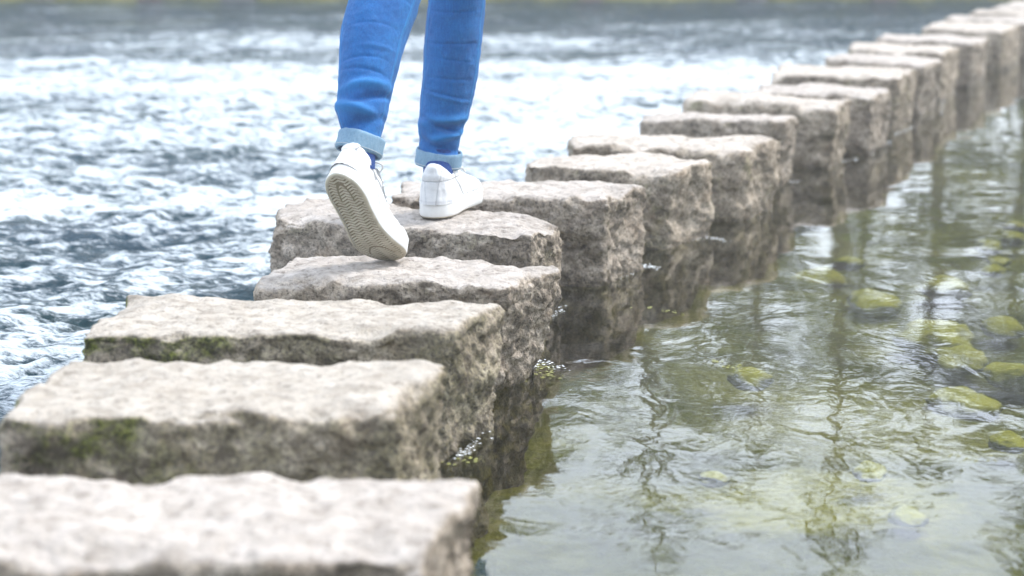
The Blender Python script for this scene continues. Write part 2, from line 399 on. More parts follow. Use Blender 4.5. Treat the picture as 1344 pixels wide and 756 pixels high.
# ------------------------------------------------------------------ ground: river bed and banks, one sheet to the horizon
def axis(lo, hi, a, b, fine, n_out):
    inner = np.arange(a, b + 1e-6, fine)
    L = a - (np.geomspace(fine, a - lo, n_out))[::-1] if lo < a else np.array([])
    R = b + np.geomspace(fine, hi - b, n_out)
    return np.concatenate([L, inner, R])
gx = axis(-900, 900, -9, 10, 0.12, 24); gy = axis(-600, 1500, -1, 23, 0.12, 24)
X, Y = np.meshgrid(gx, gy)
P = np.stack([X.ravel(), Y.ravel(), np.zeros(X.size)], 1)
dist_edge = BANK_Y + 0.35 * perlin(np.stack([X.ravel() * 0.45, 0 * X.ravel(), 0 * X.ravel() + 3], 1))
s_ = P[:, 0] - Lx(P[:, 1])
nearbank = -40
bedz = -0.25 + 0.05 * fbm(P, 0.9, 3) + 0.018 * fbm(P, 4, 2)
bedz = np.where(s_ < 0.3, bedz - 0.16 * sstep(0.3, -0.5, s_), bedz)
rise = sstep(-0.9, 1.1, P[:, 1] - dist_edge) * 0.85 + sstep(1, 40, P[:, 1] - dist_edge) * 2.5
rise += sstep(60, 140, np.abs(P[:, 0])) * 4 + sstep(-40, -70, P[:, 1]) * 3
P[:, 2] = bedz + rise + 0.12 * sstep(0, 2, P[:, 1] - dist_edge) * fbm(P, 0.6, 3)
tag(mesh_obj('ground', P, grid_faces(len(gy), len(gx)), M_ground), kind='structure')

# ------------------------------------------------------------------ water
ys = np.concatenate([np.linspace(-30, 1.9, 12), np.geomspace(2.0, 25, 580)])
def strip(sx, height):
    Yg, Sg = np.meshgrid(ys, sx, indexing='ij')
    Xg = Lx(Yg) + Sg
    P = np.stack([Xg.ravel(), Yg.ravel(), np.zeros(Xg.size)], 1)
    P[:, 2], A = height(P, Sg.ravel())
    return P, grid_faces(len(ys), len(sx)), A
sp = np.concatenate([np.arange(0, 6, 0.05), np.geomspace(6, 40, 14)])
def hp(P, s):
    return 0.0012 * sstep(0, 0.2, s) * fbm(P, 3, 2), None
P, Fc, _ = strip(sp, hp)
pond = tag(mesh_obj('pond_water', P, Fc, M_pond), kind='structure')
sr = -np.concatenate([np.arange(0, 5.5, 0.016), np.arange(5.5, 7.5, .03), np.geomspace(7.5, 50, 30)])[::-1]
ca, sa = math.cos(math.radians(35)), math.sin(math.radians(35))
def hr(P, s):
    d = -s
    fl = np.stack([(P[:, 0] * ca + P[:, 1] * sa) * 0.55, (-P[:, 0] * sa + P[:, 1] * ca) * 1.15, P[:, 2]], 1)
    r1 = 1 - 2 * np.abs(perlin(fl * 2.3 + 5)); r2 = 1 - 2 * np.abs(perlin(fl * 5.1 + 9)); r3 = 1 - 2 * np.abs(perlin(fl * 11.3 + 2))
    r4 = perlin(fl * 24 + 3)
    calm = sstep(0.05, 0.55, d)
    far = 1 - 0.55 * sstep(9.5, 16, P[:, 1])
    h = (0.030 * r1 + 0.024 * r2 + 0.016 * r3 * sstep(.15, .7, d) + 0.008 * r4 * sstep(.1, .5, d)) * (0.25 + 0.75 * calm) * far
    h *= sstep(0.0, 0.12, d)
    z = -0.085 * sstep(0.0, 0.65, d) - 0.02 * sstep(0.6, 3, d) + h
    patch = fbm(P * np.array([0.35, 0.8, 1]), 1.0, 3)
    foam = 0.40 + 0.24 * patch + 0.12 * r1 + 0.12 * r2 + .12 * r3
    foam += 0.16 * sstep(5.2, 7.5, P[:, 1]) * sstep(14.0, 11.5, P[:, 1]) * (.5 + .5 * sstep(-3, 0.5, P[:, 0]))
    foam -= 0.42 * (1 - sstep(0.15, 1.1, d + 0.3 * patch)) * sstep(8, 6, P[:, 1])
    foam -= 0.10 * sstep(13, 16, P[:, 1]) + .25 * sstep(15.5, 18.5, P[:, 1])
    return z, np.clip(foam, 0, 1)
P, Fc, A = strip(sr, hr)
rap = tag(mesh_obj('river_rapids', P, Fc, M_rapids), kind='structure')
at = rap.data.attributes.new('foam', 'FLOAT', 'POINT'); at.data.foreach_set('value', A.astype(np.float32))

# ------------------------------------------------------------------ stone builder
def box_surface(nu, nv, nw):
    V, Fc, off = [], [], 0
    for ax in range(3):
        n = [nu, nv, nw]; a, b = [k for k in range(3) if k != ax]
        for side in (0, 1):
            A_, B_ = np.meshgrid(np.linspace(0, 1, n[a] + 1), np.linspace(0, 1, n[b] + 1), indexing='ij')
            p = np.zeros((A_.size, 3)); p[:, a] = A_.ravel(); p[:, b] = B_.ravel(); p[:, ax] = side
            f = grid_faces(n[a] + 1, n[b] + 1, off=off)
            flip = (side == 1) ^ (ax == 1)
            f = f if not flip else f[:, ::-1]
            V.append(p); Fc.append(f[:, ::-1]); off += len(p)
    V = np.concatenate(V); Fc = np.concatenate(Fc)
    key = np.round(V * 1e5).astype(np.int64); _, idx, inv = np.unique(key, axis=0, return_index=True, return_inverse=True)
    return V[idx], inv.ravel()[Fc]
def calc_normals(V, Fc):
    n = np.cross(V[Fc[:, 2]] - V[Fc[:, 0]], V[Fc[:, 3]] - V[Fc[:, 1]])
    N = np.zeros_like(V)
    for k in range(4): np.add.at(N, Fc[:, k], n)
    return N / (np.linalg.norm(N, axis=1)[:, None] + 1e-12)
def rock(name, bot, top, res, mat, seed, r=0.035, rough=1.0):
    bot = np.array(bot, float); top = np.array(top, float)     # four corners each: FL FR BR BL
    su = np.linalg.norm(top[1] - top[0]); sv = np.linalg.norm(top[3] - top[0]); sw = np.linalg.norm(top[0] - bot[0])
    U, Fc = box_surface(max(6, int(su / res)), max(5, int(sv / res)), max(5, int(sw / res)))
    E = np.array([su, sv, sw]) / 2
    p = (U - 0.5) * 2 * E
    rr = (r * .5 * (1 + 1.1 * fbm(p, 7, 3, seed=seed)))[:, None].clip(0.008, 0.9 * E.min())
    q = np.clip(p, -(E - rr), E - rr); d = p - q; L = np.linalg.norm(d, axis=1)[:, None]
    p = np.where(L > 1e-9, q + d / (L + 1e-12) * rr, p)
    U2 = np.clip(p / (2 * E) + 0.5, 0, 1)
    u, v, w = U2[:, 0:1], U2[:, 1:2], U2[:, 2:3]
    def quad(c): return (1 - u) * (1 - v) * c[0] + u * (1 - v) * c[1] + u * v * c[2] + (1 - u) * v * c[3]
    V = (1 - w) * quad(bot) + w * quad(top)
    N = calc_normals(V, Fc)
    c = V.mean(0)
    if ((V - c) * N).sum() < 0: Fc = Fc[:, ::-1]; N = -N
    up = np.clip(N[:, 2:3], 0, 1) ** 2
    Q = V + seed
    side = (0.024 * fbm(Q, 3.6, 2) + 0.013 * fbm(Q, 10, 3, 0.6) + 0.008 * (np.abs(fbm(Q, 26, 4, 0.65)) * 1.6 - 0.4))[:, None]
    topd = (0.011 * fbm(Q, 3.4, 2) + 0.006 * fbm(Q, 13, 3) + 0.0035 * fbm(Q, 34, 3, 0.6))[:, None]
    V = V + N * (side * (1 - up) + topd * up) * rough
    w_ = U2[:, 2]; ed = np.minimum(np.minimum(U2[:, 0], 1 - U2[:, 0]) * su, np.minimum(U2[:, 1], 1 - U2[:, 1]) * sv)
    bite = np.clip(fbm(Q * [1, 1, .4], 5.5, 3, 0.55) + .12, 0, 1)
    V[:, 2] -= rough * (0.022 * bite * sstep(.11, .0, ed) + .003 * sstep(.035, 0, ed)) * sstep(.55, 1.0, w_)
    return V, Fc
STONE_GROUP = 'stepping stones crossing the river'
for k, (a, b, c, d, dz, inset, mat, res, label) in enumerate(stones):
    top = [atz(p[0], p[1], TZ + dz) for p in (a, b, c, d)]
    cen = sum(top, Vector()) / 4
    rs = random.Random(k * 13 + 5)
    bot = []
    for i, p in enumerate(top):
        o = (p - cen); o.z = 0
        ln = o.length
        q = cen + o * (1 - inset * (1.6 if i in (1, 2) else 0.6) / ln) + Vector((rs.uniform(-.01, .01), rs.uniform(-.01, .01), 0))
        q.y += 0.02 if i < 2 else -0.01
        q.z = -0.46; bot.append(q)
    # grow slightly so that the rounded edge lands on the outline
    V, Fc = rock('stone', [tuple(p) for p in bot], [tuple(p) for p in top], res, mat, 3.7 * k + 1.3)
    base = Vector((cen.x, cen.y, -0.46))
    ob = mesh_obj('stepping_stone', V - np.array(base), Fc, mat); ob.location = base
    tag(ob, label, 'stepping stone', STONE_GROUP)

# ------------------------------------------------------------------ rocks seen through the pond
sub = [ # photo centre, width px, depth of top, slab thickness ratio, label
 (1229, 424, 108, -.10, .55, 'large pale yellow-green submerged rock, widest of those at the right'),
 (1146, 384, 74, -.12, .5, 'oval submerged rock left of and beyond the widest one'),
 (1241, 365, 64, -.10, .45, 'bright oval submerged rock straight beyond the widest one'),
 (1262, 458, 72, -.14, .5, 'flat yellowish submerged rock just nearer than the widest one'),
 (1335, 478, 80, -.15, .5, 'submerged rock cut by the right edge, level with the flat yellowish one'),
 (1318, 418, 60, -.14, .5, 'dim submerged rock between the widest one and the right edge'),
 (1262, 515, 90, -.2, .4, 'dim deep submerged slab in the middle of the pond at the right'),
 (1114, 337, 44, -.1, .4, 'small yellow submerged rock near the reflection of the stepping stones'),
 (1076, 355, 84, -.2, .4, 'dim brownish submerged slab left of the small yellow rock'),
 (1311, 337, 32, -.1, .5, 'small submerged rock near the right edge, nearer of a close pair'),
 (1304, 349, 34, -.12, .5, 'thin submerged rock just below its close neighbour by the right edge'),
 (1330, 305, 36, -.1, .5, 'small submerged rock at the right edge below the farthest ones'),
 (1300, 316, 40, -.14, .5, 'dim small submerged rock left of the one at the right edge'),
 (1336, 291, 34, -.1, .5, 'farthest small submerged rock at the right edge'),
 (936, 620, 44, -.12, .6, 'yellow submerged rock left of the broad yellow patch in the foreground'),
 (1142, 610, 46, -.12, .5, 'yellow submerged rock at the back of the broad patch in the foreground'),
 (1192, 667, 52, -.12, .6, 'bright yellow submerged rock nearest the camera at the right'),
 (1322, 570, 52, -.14, .5, 'yellow submerged rock near the right edge in the foreground'),
 (985, 486, 60, -.12, .4, 'narrow submerged rock by the ripples off the stepping stones'),
]
for k, (px, py, w, zt, asp, label) in enumerate(sub):
    zt = zt * .75 - .075; c = atz(px, py, zt); sc = F / (ray(px, py).length * F) ; dist = c.length
    w *= .9; hw = w / 2 / F * (c - Vector((0, 0, CZ))).length
    n, m_ = 18, 30
    th = np.linspace(0.0, math.pi, n)[:, None]; ph = np.linspace(0, 2 * math.pi, m_, endpoint=False)[None, :]
    sgn = lambda q, e: np.sign(q) * np.abs(q) ** e
    vx = sgn(np.sin(th), .9) * np.cos(ph) * hw; vy = sgn(np.sin(th), .9) * np.sin(ph) * hw * 1.25; vz = (np.cos(th) + 0 * ph) * min(.055, hw * .5)
    V = np.stack([vx, vy, vz], -1).reshape(-1, 3)
    V[:, :2] *= (1 + 0.30 * fbm(V / hw + k * 3.1, 1.1, 4, .6))[:, None]
    V[:, 2] += 0.012 * fbm(V + k, 9, 3)
    V[:, 2] = np.where(V[:, 2] < 0, V[:, 2] * .8, V[:, 2])
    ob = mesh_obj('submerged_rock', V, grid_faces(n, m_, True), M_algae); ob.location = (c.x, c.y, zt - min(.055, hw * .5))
    tag(ob, label, 'rock', 'rocks lying under the pond water')

# ------------------------------------------------------------------ shoe
SL = 0.290; SH = 0.034
sy = np.array([0, .02, .06, .12, .22, .35, .5, .62, .74, .82, .9, .96, .985, 1.0]) * SL
wr = np.array([.002, .016, .0265, .0345, .0385, .0365, .0365, .0415, .0455, .045, .038, .025, .014, .002]) * 1.05
wl_ = np.array([.002, .016, .0265, .0345, .0385, .036, .037, .044, .050, .0505, .044, .030, .017, .002]) * 1.05
def build_shoe(parent, mirror, flex):
    """mirror=+1 right foot (outer side +x); flex = toe bend in radians"""
    def wid(y):
        y = np.clip(y, 0, SL); return (np.interp(y, sy, wl_) if mirror > 0 else np.interp(y, sy, wr)), (np.interp(y, sy, wr) if mirror > 0 else np.interp(y, sy, wl_))
    def fin(V):
        V = np.asarray(V, float).copy()
        if flex:
            t = np.linspace(0, SL * 1.1, 400); an = flex * sstep(.14, .235, t)
            cy = np.concatenate([[0], np.cumsum(np.cos(an[:-1]) * np.diff(t))]); cz = np.concatenate([[0], np.cumsum(np.sin(an[:-1]) * np.diff(t))])
            y = V[:, 1]; a = np.interp(y, t, an); yy = np.interp(y, t, cy); zz = np.interp(y, t, cz)
            neg = y < 0; yy = np.where(neg, y, yy)
            V[:, 1] = yy - np.sin(a) * V[:, 2]; V[:, 2] = zz + np.cos(a) * V[:, 2]
        return V
    # outline by arc
    tt = (1 - np.cos(np.linspace(0, math.pi, 60))) / 2 * SL
    wl1, wr1 = wid(tt)
    out = np.concatenate([np.stack([wr1, tt], 1), np.stack([-wl1, tt], 1)[::-1][1:-1]])
    # smooth the outline
    for _ in range(2): out = (np.roll(out, 1, 0) + 2 * out + np.roll(out, -1, 0)) / 4
    nrm = np.roll(out, -1, 0) - np.roll(out, 1, 0); nrm = np.stack([nrm[:, 1], -nrm[:, 0]], 1); nrm /= np.linalg.norm(nrm, axis=1)[:, None]
    if (nrm * (out - out.mean(0))).sum() < 0: nrm = -nrm
    toe = sstep(.2, .29, out[:, 1])
    mb = MB(); n = len(out)
    prof = [(-.006, .0, 1), (-.0015, 0.0, 1), (.0012, .003, 0), (.002, .009, 0), (.0016, .018, 0), (.0018, SH - .006, 0), (.0012, SH - .0045, 0), (.0022, SH - .003, 0), (.0018, SH, 0), (-.004, SH + .001, 0), (-.02, SH, 0)]
    rings = []
    for o, z, mi in prof:
        oo = np.minimum(o, 0) if o < -.001 else o
        p2 = out + nrm * oo
        if o < -.0055: # keep the ring inside near narrow ends
            p2 = np.stack([p2[:, 0], np.clip(p2[:, 1], .006, SL - .006)], 1)
        rings.append(np.column_stack([p2, np.full(n, z)]))
    V = fin(np.concatenate(rings)); Fc = grid_faces(len(prof), n, True)
    Fc = Fc.tolist(); mi = []
    for r in range(len(prof) - 1): mi += [1 if r < 2 else 0] * n
    mb.add(V, [], 0); mb.F = Fc; mb.M = mi
    sole = mb.build('sole', [M_midsole, M_tread_rim], parent)
    # tread
    ny, nx = 330, 84
    yy = np.linspace(.0065, SL - .0065, ny); a, b = wid(yy)
    inx = np.sqrt(np.clip(1 - ((yy - SL / 2) / (SL / 2 - .004)) ** 16, 0, 1))
    a = np.clip(a - .006, .001, 1) * inx; b = np.clip(b - .006, .001, 1) * inx
    fr = np.linspace(0, 1, nx)[None, :]
    Xg = -a[:, None] + (a + b)[:, None] * fr; Yg = yy[:, None] + 0 * fr
    zig = np.abs(((Xg / .0235 + 10) % 1.0) - .5) * 2
    ph = (Yg + zig * .0062) / .0078
    rid = 0.5 + 0.5 * np.cos(ph * 2 * math.pi); rid = np.clip((rid - .32) / .22, 0, 1)
    # dividing arcs
    def arc(cx, cy, rx, ry, y0, y1):
        d = np.abs(np.sqrt(((Xg - cx) / rx) ** 2 + ((Yg - cy) / ry) ** 2) - 1) * min(rx, ry)
        return (d < .0016) & (Yg > y0) & (Yg < y1)
    sep = arc(0, .075, .014, .05, .024, .075) | arc(0, .045, .05, .045, .06, .09) & (np.abs(Xg) > .012) | arc(0, SL - .02, .03, .06, .2, .245)
    flat = sep.astype(float); rid = rid * (1 - flat)
    Z = np.where(rid > .5, .0002, .0026) * 1.0
    Z = .0026 - rid * .0026 - .0003; Z = np.where(flat > 0, .0003, Z)
    edge = (fr < .001) | (fr > .999); Z = np.where(edge, .003, Z)
    V = fin(np.stack([Xg.ravel(), Yg.ravel(), Z.ravel()], 1))
    tr = mesh_obj('tread', V, grid_faces(ny, nx)[:, ::-1], M_tread, sole)
    at = tr.data.attributes.new('ridge', 'FLOAT', 'POINT'); at.data.foreach_set('value', rid.ravel().astype(np.float32))
    # upper
    hy = np.array([-.002, .0, .01, .03, .06, .085, .105, .13, .16, .2, .235, .262, .28, .287]);
    hz = np.array([.060, .078, .085, .081, .074, .074, .080, .071, .058, .043, .036, .029, .018, .004])
    ny2, na = 240, 170
    yv = (1 - np.cos(np.linspace(0, math.pi, ny2))) / 2 * (SL - .004) + .002
    a, b = wid(yv); a[0] = b[0] = a[-1] = b[-1] = 0; hh = np.interp(yv, hy, hz); k = np.ones(5) / 5; hh = np.convolve(np.pad(hh, 2, 'edge'), k, 'valid')
    # collar leans forward: rounding at the heel
    ang = np.linspace(0, math.pi, na)[None, :]
    cosv, sinv = np.cos(ang), np.sin(ang)
    ex = np.interp(yv, [0, .1, .2, .29], [.72, .78, .9, .95])[:, None]
    xx = np.sign(cosv) * np.abs(cosv) ** ex; zz = np.abs(sinv) ** (ex * .9)
    wide = np.where(xx > 0, b[:, None], a[:, None])
    narrow = 1 - np.interp(yv, [0, .1, .17, .29], [.10, .24, .16, 0.0])[:, None] * zz
    Xu = xx * wide * .985 * narrow; Zu = SH - .004 + hh[:, None] * zz; Yu = yv[:, None] + 0 * xx
    # back of the heel bulges then draws in
    Yu = Yu + np.interp(yv, [0, .05, .1], [.006, .002, 0])[:, None] * (zz - .4) - 0.0
    V = np.stack([Xu.ravel(), Yu.ravel(), Zu.ravel()], 1)
    Fu = grid_faces(ny2, na)
    N = np.cross(V[Fu[:, 2]] - V[Fu[:, 0]], V[Fu[:, 3]] - V[Fu[:, 1]]); NN = np.zeros_like(V)
    for q in range(4): np.add.at(NN, Fu[:, q], N)
    NN /= np.linalg.norm(NN, axis=1)[:, None] + 1e-12
    if (NN[:, 2]).sum() < 0: NN = -NN; Fu = Fu[:, ::-1]
    yq, zq = V[:, 1], V[:, 2] - SH
    d = np.zeros(len(V))
    e1 = .060 + .25 * (zq - .03) ** 2 * 60 - yq - .35 * zq; e2 = (yq - .085) - .9 * (.045 - zq); e3 = .215 - yq - .2 * zq; e4 = yq - (.232 - .3 * zq)
    e5 = np.abs(V[:, 0]) - .013 - .1 * (zq - .03)     # heel tab down the back
    d += .0020 * sstep(.0, .0012, e1) * (zq < .046)
    d += .0016 * sstep(0, .0012, e2) * sstep(0, .0012, e3) * (zq > .004)
    d += .0016 * sstep(0, .0012, e4) * sstep(0, .0016, .018 - zq)
    d += .0018 * sstep(0, -.0012, e5) * (yq < .03)
    G = lambda e, w=.0011: np.exp(-(e / w) ** 2)
    seam = G(e1) * (zq < .046) + G(e2) * (e3 > 0) * (zq > .004) + G(e3) * (e2 > 0) * (zq > .004) + G(e4) * (zq < .018) + G(e5) * (yq < .03) + G(zq - .0462, .0010) * (yq < .12) + .6 * G(zq - .001, .0014)
    seam += .35 * G(e1 - .004, .0007) * (zq < .044) + .35 * G(e3 - .004, .0007) * (e2 > 0)
    for hx in np.linspace(.11, .19, 6): seam += .9 * np.exp(-((yq - hx) ** 2 + (np.abs(V[:, 0]) - .019) ** 2) / .0018 ** 2) * (zq > .03)
    d += .0022 * sstep(0.046, .0475, zq) * sstep(.12, .11, yq)                                             # padded collar
    d += .0022 * np.exp(-((zq - .056) / .008) ** 2) * sstep(.12, .1, yq)
    d += .0012 * fbm(V * [1, 1.6, 1.2], 34, 3)
    if flex: d += -.0022 * np.exp(-((yq - .195 + .2 * zq) / .003) ** 2) - .0018 * np.exp(-((yq - .178 + .3 * zq) / .003) ** 2)
    V = V + NN * d[:, None]
    up = mesh_obj('upper', fin(V), Fu, M_leather, parent)
    at = up.data.attributes.new('seam', 'FLOAT', 'POINT'); at.data.foreach_set('value', np.clip(seam, 0, 1).astype(np.float32))
    # heel tab, seam line, tongue, laces
    mb = MB()
    for z0 in (.0445,):
        pts = []
        for t in np.linspace(-1, 1, 41):
            y = .004 + (1 - math.cos(t * math.pi / 2)) * .10; a_, b_ = wid(np.array([y])); zr = z0 / np.interp(y, hy, hz)
            wx = (1 - min(.98, zr) ** (1 / .7)) ** .36
            pts.append((math.copysign((b_[0] if t > 0 else a_[0]) * wx * .96, t) if abs(t) > .02 else 0, y, SH + z0))
        tube(mb, fin(pts).tolist(), .0007, 5)
    mb.build('seam', M_leather, up)
    mb = MB()
    pts = [(0, y, SH + np.interp(y, hy, hz) + .004) for y in np.linspace(.098, .2, 12)]
    Pp = np.array(pts); tV = []
    for p in Pp:
        for x in np.linspace(-.02, .02, 9): tV.append((x, p[1] - .01, p[2] + .006 * (1 - (x / .02) ** 2)))
    mb.add(fin(tV), grid_faces(12, 9).tolist())
    mb.build('tongue', M_leather, parent)
    mb = MB()
    for i, y in enumerate(np.linspace(.115, .195, 6)):
        z = SH + np.interp(y, hy, hz)
        tube(mb, fin([(x, y + (x / .02) * .004 * (-1) ** i, z + .009 - .010 * abs(x / .022) ** 2.5) for x in np.linspace(-.022, .022, 9)]).tolist(), .0024, 6)
    for sgn_ in (-1, 1):
        tube(mb, fin([(sgn_ * (.004 + .02 * math.sin(t)), .108 - .018 * (1 - math.cos(t)), SH + .088 + .008 * math.sin(t * 1.3)) for t in np.linspace(0, 2.6, 12)]).tolist(), .0021, 6)
    mb.build('laces', M_leather, parent)
    return fin

person = empty('person', tuple(atz(545, 320, TZ)))
tag(person, 'person in bright blue rolled-up jeans and white trainers walking away over the stepping stones', 'person')
person_inv = Matrix.Translation(-person.location)
def shoe_empty(loc, rot):
    o = empty('shoe'); o.parent = person; o.matrix_parent_inverse = Matrix.Identity(4)
    o.location = Vector(loc) - person.location
    o.rotation_mode = 'QUATERNION'; o.rotation_quaternion = rot
    return o
# planted right shoe
qR = Euler((0, 0, math.radians(-15))).to_quaternion()
heelR = atz(566, 287, TZ + .004)
shR = shoe_empty(heelR, qR); shR['label'] = 'white right shoe planted flat'
shR.scale = (1.15,) * 3
build_shoe(shR, +1, 0.0)
# left shoe lifted onto its toe
PITCH, YAW, TILT = math.radians(-60), math.radians(-24), math.radians(-9)
Rl = Euler((0, TILT, 0)).to_matrix() @ Euler((0, 0, YAW)).to_matrix() @ Euler((PITCH, 0, 0)).to_matrix()
# tip of the flexed sole
FLEX = math.radians(24)
shL = shoe_empty((0, 0, 0), Rl.to_quaternion()); shL['label'] = 'white left shoe raised on its toe, sole showing'
finL = build_shoe(shL, -1, FLEX)
tip = Vector(finL(np.array([[0.0, SL * .985, .0]]))[0])
toe_world = atz(514, 342, TZ + .004)
shL.location = toe_world - (Rl @ tip) * 1.04 - person.location
shL.scale = (1.09, 1.04, 1.05)

# ------------------------------------------------------------------ jeans
def leg_rings(rows, nring, nseg, folds, seed, nump=0):
    """rows: (photo y, left x, right x, world depth y, depth ratio)"""
    C, R_ = [], []
    for (py, xl, xr, D, rat) in rows:
        c = aty((xl + xr) / 2, py, D); w = (aty(xr, py, D) - aty(xl, py, D)).length / 2
        C.append(c); R_.append((w, w * rat))
    C = np.array(C); R_ = np.array(R_)
    s = np.concatenate([[0], np.cumsum(np.linalg.norm(np.diff(C, axis=0), axis=1))])
    t = np.linspace(0, s[-1], nring)
    def ev(A):  # smooth interpolation
        B = np.stack([np.interp(t, s, A[:, k]) for k in range(A.shape[1])], 1)
        K = np.hanning(2 * (nring // 16) + 1); K /= K.sum(); h = len(K) // 2
        o = B.copy()
        for k in range(A.shape[1]):
            padL = 2 * B[0, k] - B[1:h + 1, k][::-1]; padR = 2 * B[-1, k] - B[-h - 1:-1, k][::-1]
            o[:, k] = np.convolve(np.concatenate([padL, B[:, k], padR]), K, 'valid')
        return o
    Cc, Rr = ev(C), ev(R_)
    T = np.gradient(Cc, axis=0); T /= np.linalg.norm(T, axis=1)[:, None]
    Xa = np.array([1.0, 0, 0])[None] - T * T[:, :1]; Xa /= np.linalg.norm(Xa, axis=1)[:, None]
    Ya = np.cross(T, Xa)                         # towards -y or +y
    Ya = np.where(Ya[:, 1:2] < 0, -Ya, Ya)
    ph = np.linspace(0, 2 * math.pi, nseg, endpoint=False)
    tt = (t / s[-1])[:, None]; PH = ph[None, :]
    V = Cc[:, None, :] + Rr[:, 0][:, None, None] * np.cos(ph)[None, :, None] * Xa[:, None, :] + Rr[:, 1][:, None, None] * np.sin(ph)[None, :, None] * Ya[:, None, :]
    Nn = np.cos(ph)[None, :, None] * Xa[:, None, :] + np.sin(ph)[None, :, None] * Ya[:, None, :]
    d = np.zeros((nring, nseg))
    for (t0, amp, wdt, slope, phc, spread) in folds:
        amp *= 1.25 if wdt < .007 else 2.5; spread *= .72 if wdt < .007 else .9
        dphi = np.angle(np.exp(1j * (PH - phc)))
        env = np.exp(-(dphi / spread) ** 2)
        x = (tt - t0 - slope * np.sin(dphi)) / wdt
        d += amp * env * np.exp(-x ** 2)
    flat = V.reshape(-1, 3)
    d += .0022 * fbm(flat * [1, 1, 1.4] + seed, 13, 3).reshape(nring, nseg) + .0009 * fbm(flat + seed, 48, 2).reshape(nring, nseg)
    # side seams
    wear = np.zeros((nring, nseg))
    for pc in (-.42, math.pi + .42):
        dphi = np.angle(np.exp(1j * (PH - pc))); d += .0011 * np.exp(-(dphi / .055) ** 2); wear += .7 * np.exp(-((np.abs(dphi) - .035) / .016) ** 2) + 0 * tt
    wear += np.clip(d * 60, 0, .45)
    V = V + Nn * d[:, :, None]
    return V.reshape(-1, 3), wear.ravel(), Cc, Rr, T, Xa, Ya, s[-1]
BK = -math.pi / 2
DL, DR = 4.315, 5.035
rowsL = [(190, 452, 494, DL, 1.0), (182, 448, 500, DL, 1.05), (160, 443, 507, DL + .012, 1.08), (143, 443, 510, DL + .03, 1.08), (95, 444, 521, DL + .08, 1.12), (48, 446, 533, DL + .13, 1.12),
         (0, 459, 551, DL + .185, 1.05), (-30, 468, 560, DL + .215, 1.0), (-70, 474, 574, DL + .25, 1.02), (-200, 466, 600, DL + .29, 1.05), (-330, 452, 618, DL + .33, 1.1)]
rowsR = [(212, 552, 600, DR, 1.1), (195, 550, 603, DR, 1.1), (176, 547, 604, DR + .005, 1.1), (160, 548, 609, DR + .008, 1.1), (143, 551, 617, DR + .01, 1.1), (95, 555, 628, DR + .012, 1.15), (48, 557, 633, DR + .015, 1.15),
         (0, 563, 637, DR + .01, 1.1), (-30, 562, 640, DR, 1.05), (-70, 556, 648, DR - .02, 1.05), (-190, 532, 650, DR - .18, 1.1), (-300, 512, 650, DR - .33, 1.15)]
random.seed(3)
def folds_for(kind):
    f = []
    if kind == 'L':
        tot = 1.0
        f += [(.012, .004, .012, .004, BK, 1.6), (.045, -.005, .010, .012, BK + .3, 1.3), (.066, .006, .012, -.016, BK - .3, 1.3), (.095, -.004, .008, .02, BK + .5, 1.0),
              (.12, .004, .012, .012, BK + .1, 1.1), (.155, -.0026, .005, -.006, BK, 1.2), (.185, -.0022, .004, .004, BK - .2, 1.1), (.215, .0018, .006, .006, BK + .4, .9), (.27, -.0014, .004, .008, BK, 1.0), (.35, -.0018, .004, .012, BK, 1.2), (.385, -.0012, .003, .012, BK, 1.2)]
    else:
        f += [(.012, .004, .010, .0, BK, 1.6), (.040, -.006, .010, -.014, BK - .2, 1.3), (.062, .0055, .011, .018, BK + .4, 1.2), (.085, -.004, .008, -.014, BK + .1, 1.2), (.105, .005, .012, .018, BK + .2, 1.3),
              (.16, .003, .006, -.004, BK, 1.3), (.166, -.003, .004, -.004, BK, 1.3), (.205, -.0022, .004, .004, BK, 1.2), (.25, -.0014, .003, -.004, BK, 1.1), (.29, -.0022, .004, .006, BK, 1.2), (.37, -.0018, .004, .008, BK, 1.2)]
    return f
NR, NS = 420, 180
VL, wearL, CL, RL_, TL, XL_, YL_, lenL = leg_rings(rowsL, NR, NS, folds_for('L'), 2.0)
VR, wearR, CR, RR_, TR, XR_, YR_, lenR = leg_rings(rowsR, NR, NS, folds_for('R'), 8.0)
pl = np.array(person.location)
# pelvis
hipL, hipR = CL[-1], CR[-1]; hc = (hipL + hipR) / 2; hipz = hc[2]
def torso(rows, ns=64):
    V = []
    for (c, rx, ry) in rows:
        for p in np.linspace(0, 2 * math.pi, ns, endpoint=False):
            V.append((c[0] + rx * math.copysign(abs(math.cos(p)) ** .85, math.cos(p)), c[1] + ry * math.copysign(abs(math.sin(p)) ** .85, math.sin(p)), c[2]))
    V = np.array(V); V += .004 * fbm(V, 8, 3)[:, None]
    return V, grid_faces(len(rows), ns, True).tolist() + [list(range(ns))[::-1], [(len(rows) - 1) * ns + q for q in range(ns)]]
pel = [(hc + [0, 0, -.10], .10, .09), (hc + [0, 0, -.05], .165, .115), (hc + [0, 0, .02], .18, .125), (hc + [0, 0, .1], .175, .12), (hc + [0, 0, .17], .15, .105), (hc + [0, 0, .2], .148, .103)]
pV, pF = torso(pel)
mb = MB(); mb.add(VL - pl, grid_faces(NR, NS, True)); mb.add(VR - pl, grid_faces(NR, NS, True)); mb.add(pV - pl, pF)
jeans = mb.build('jeans', M_denim, person)
at = jeans.data.attributes.new('wear', 'FLOAT', 'POINT')
at.data.foreach_set('value', np.concatenate([wearL, wearR, np.zeros(len(pV))]).astype(np.float32))
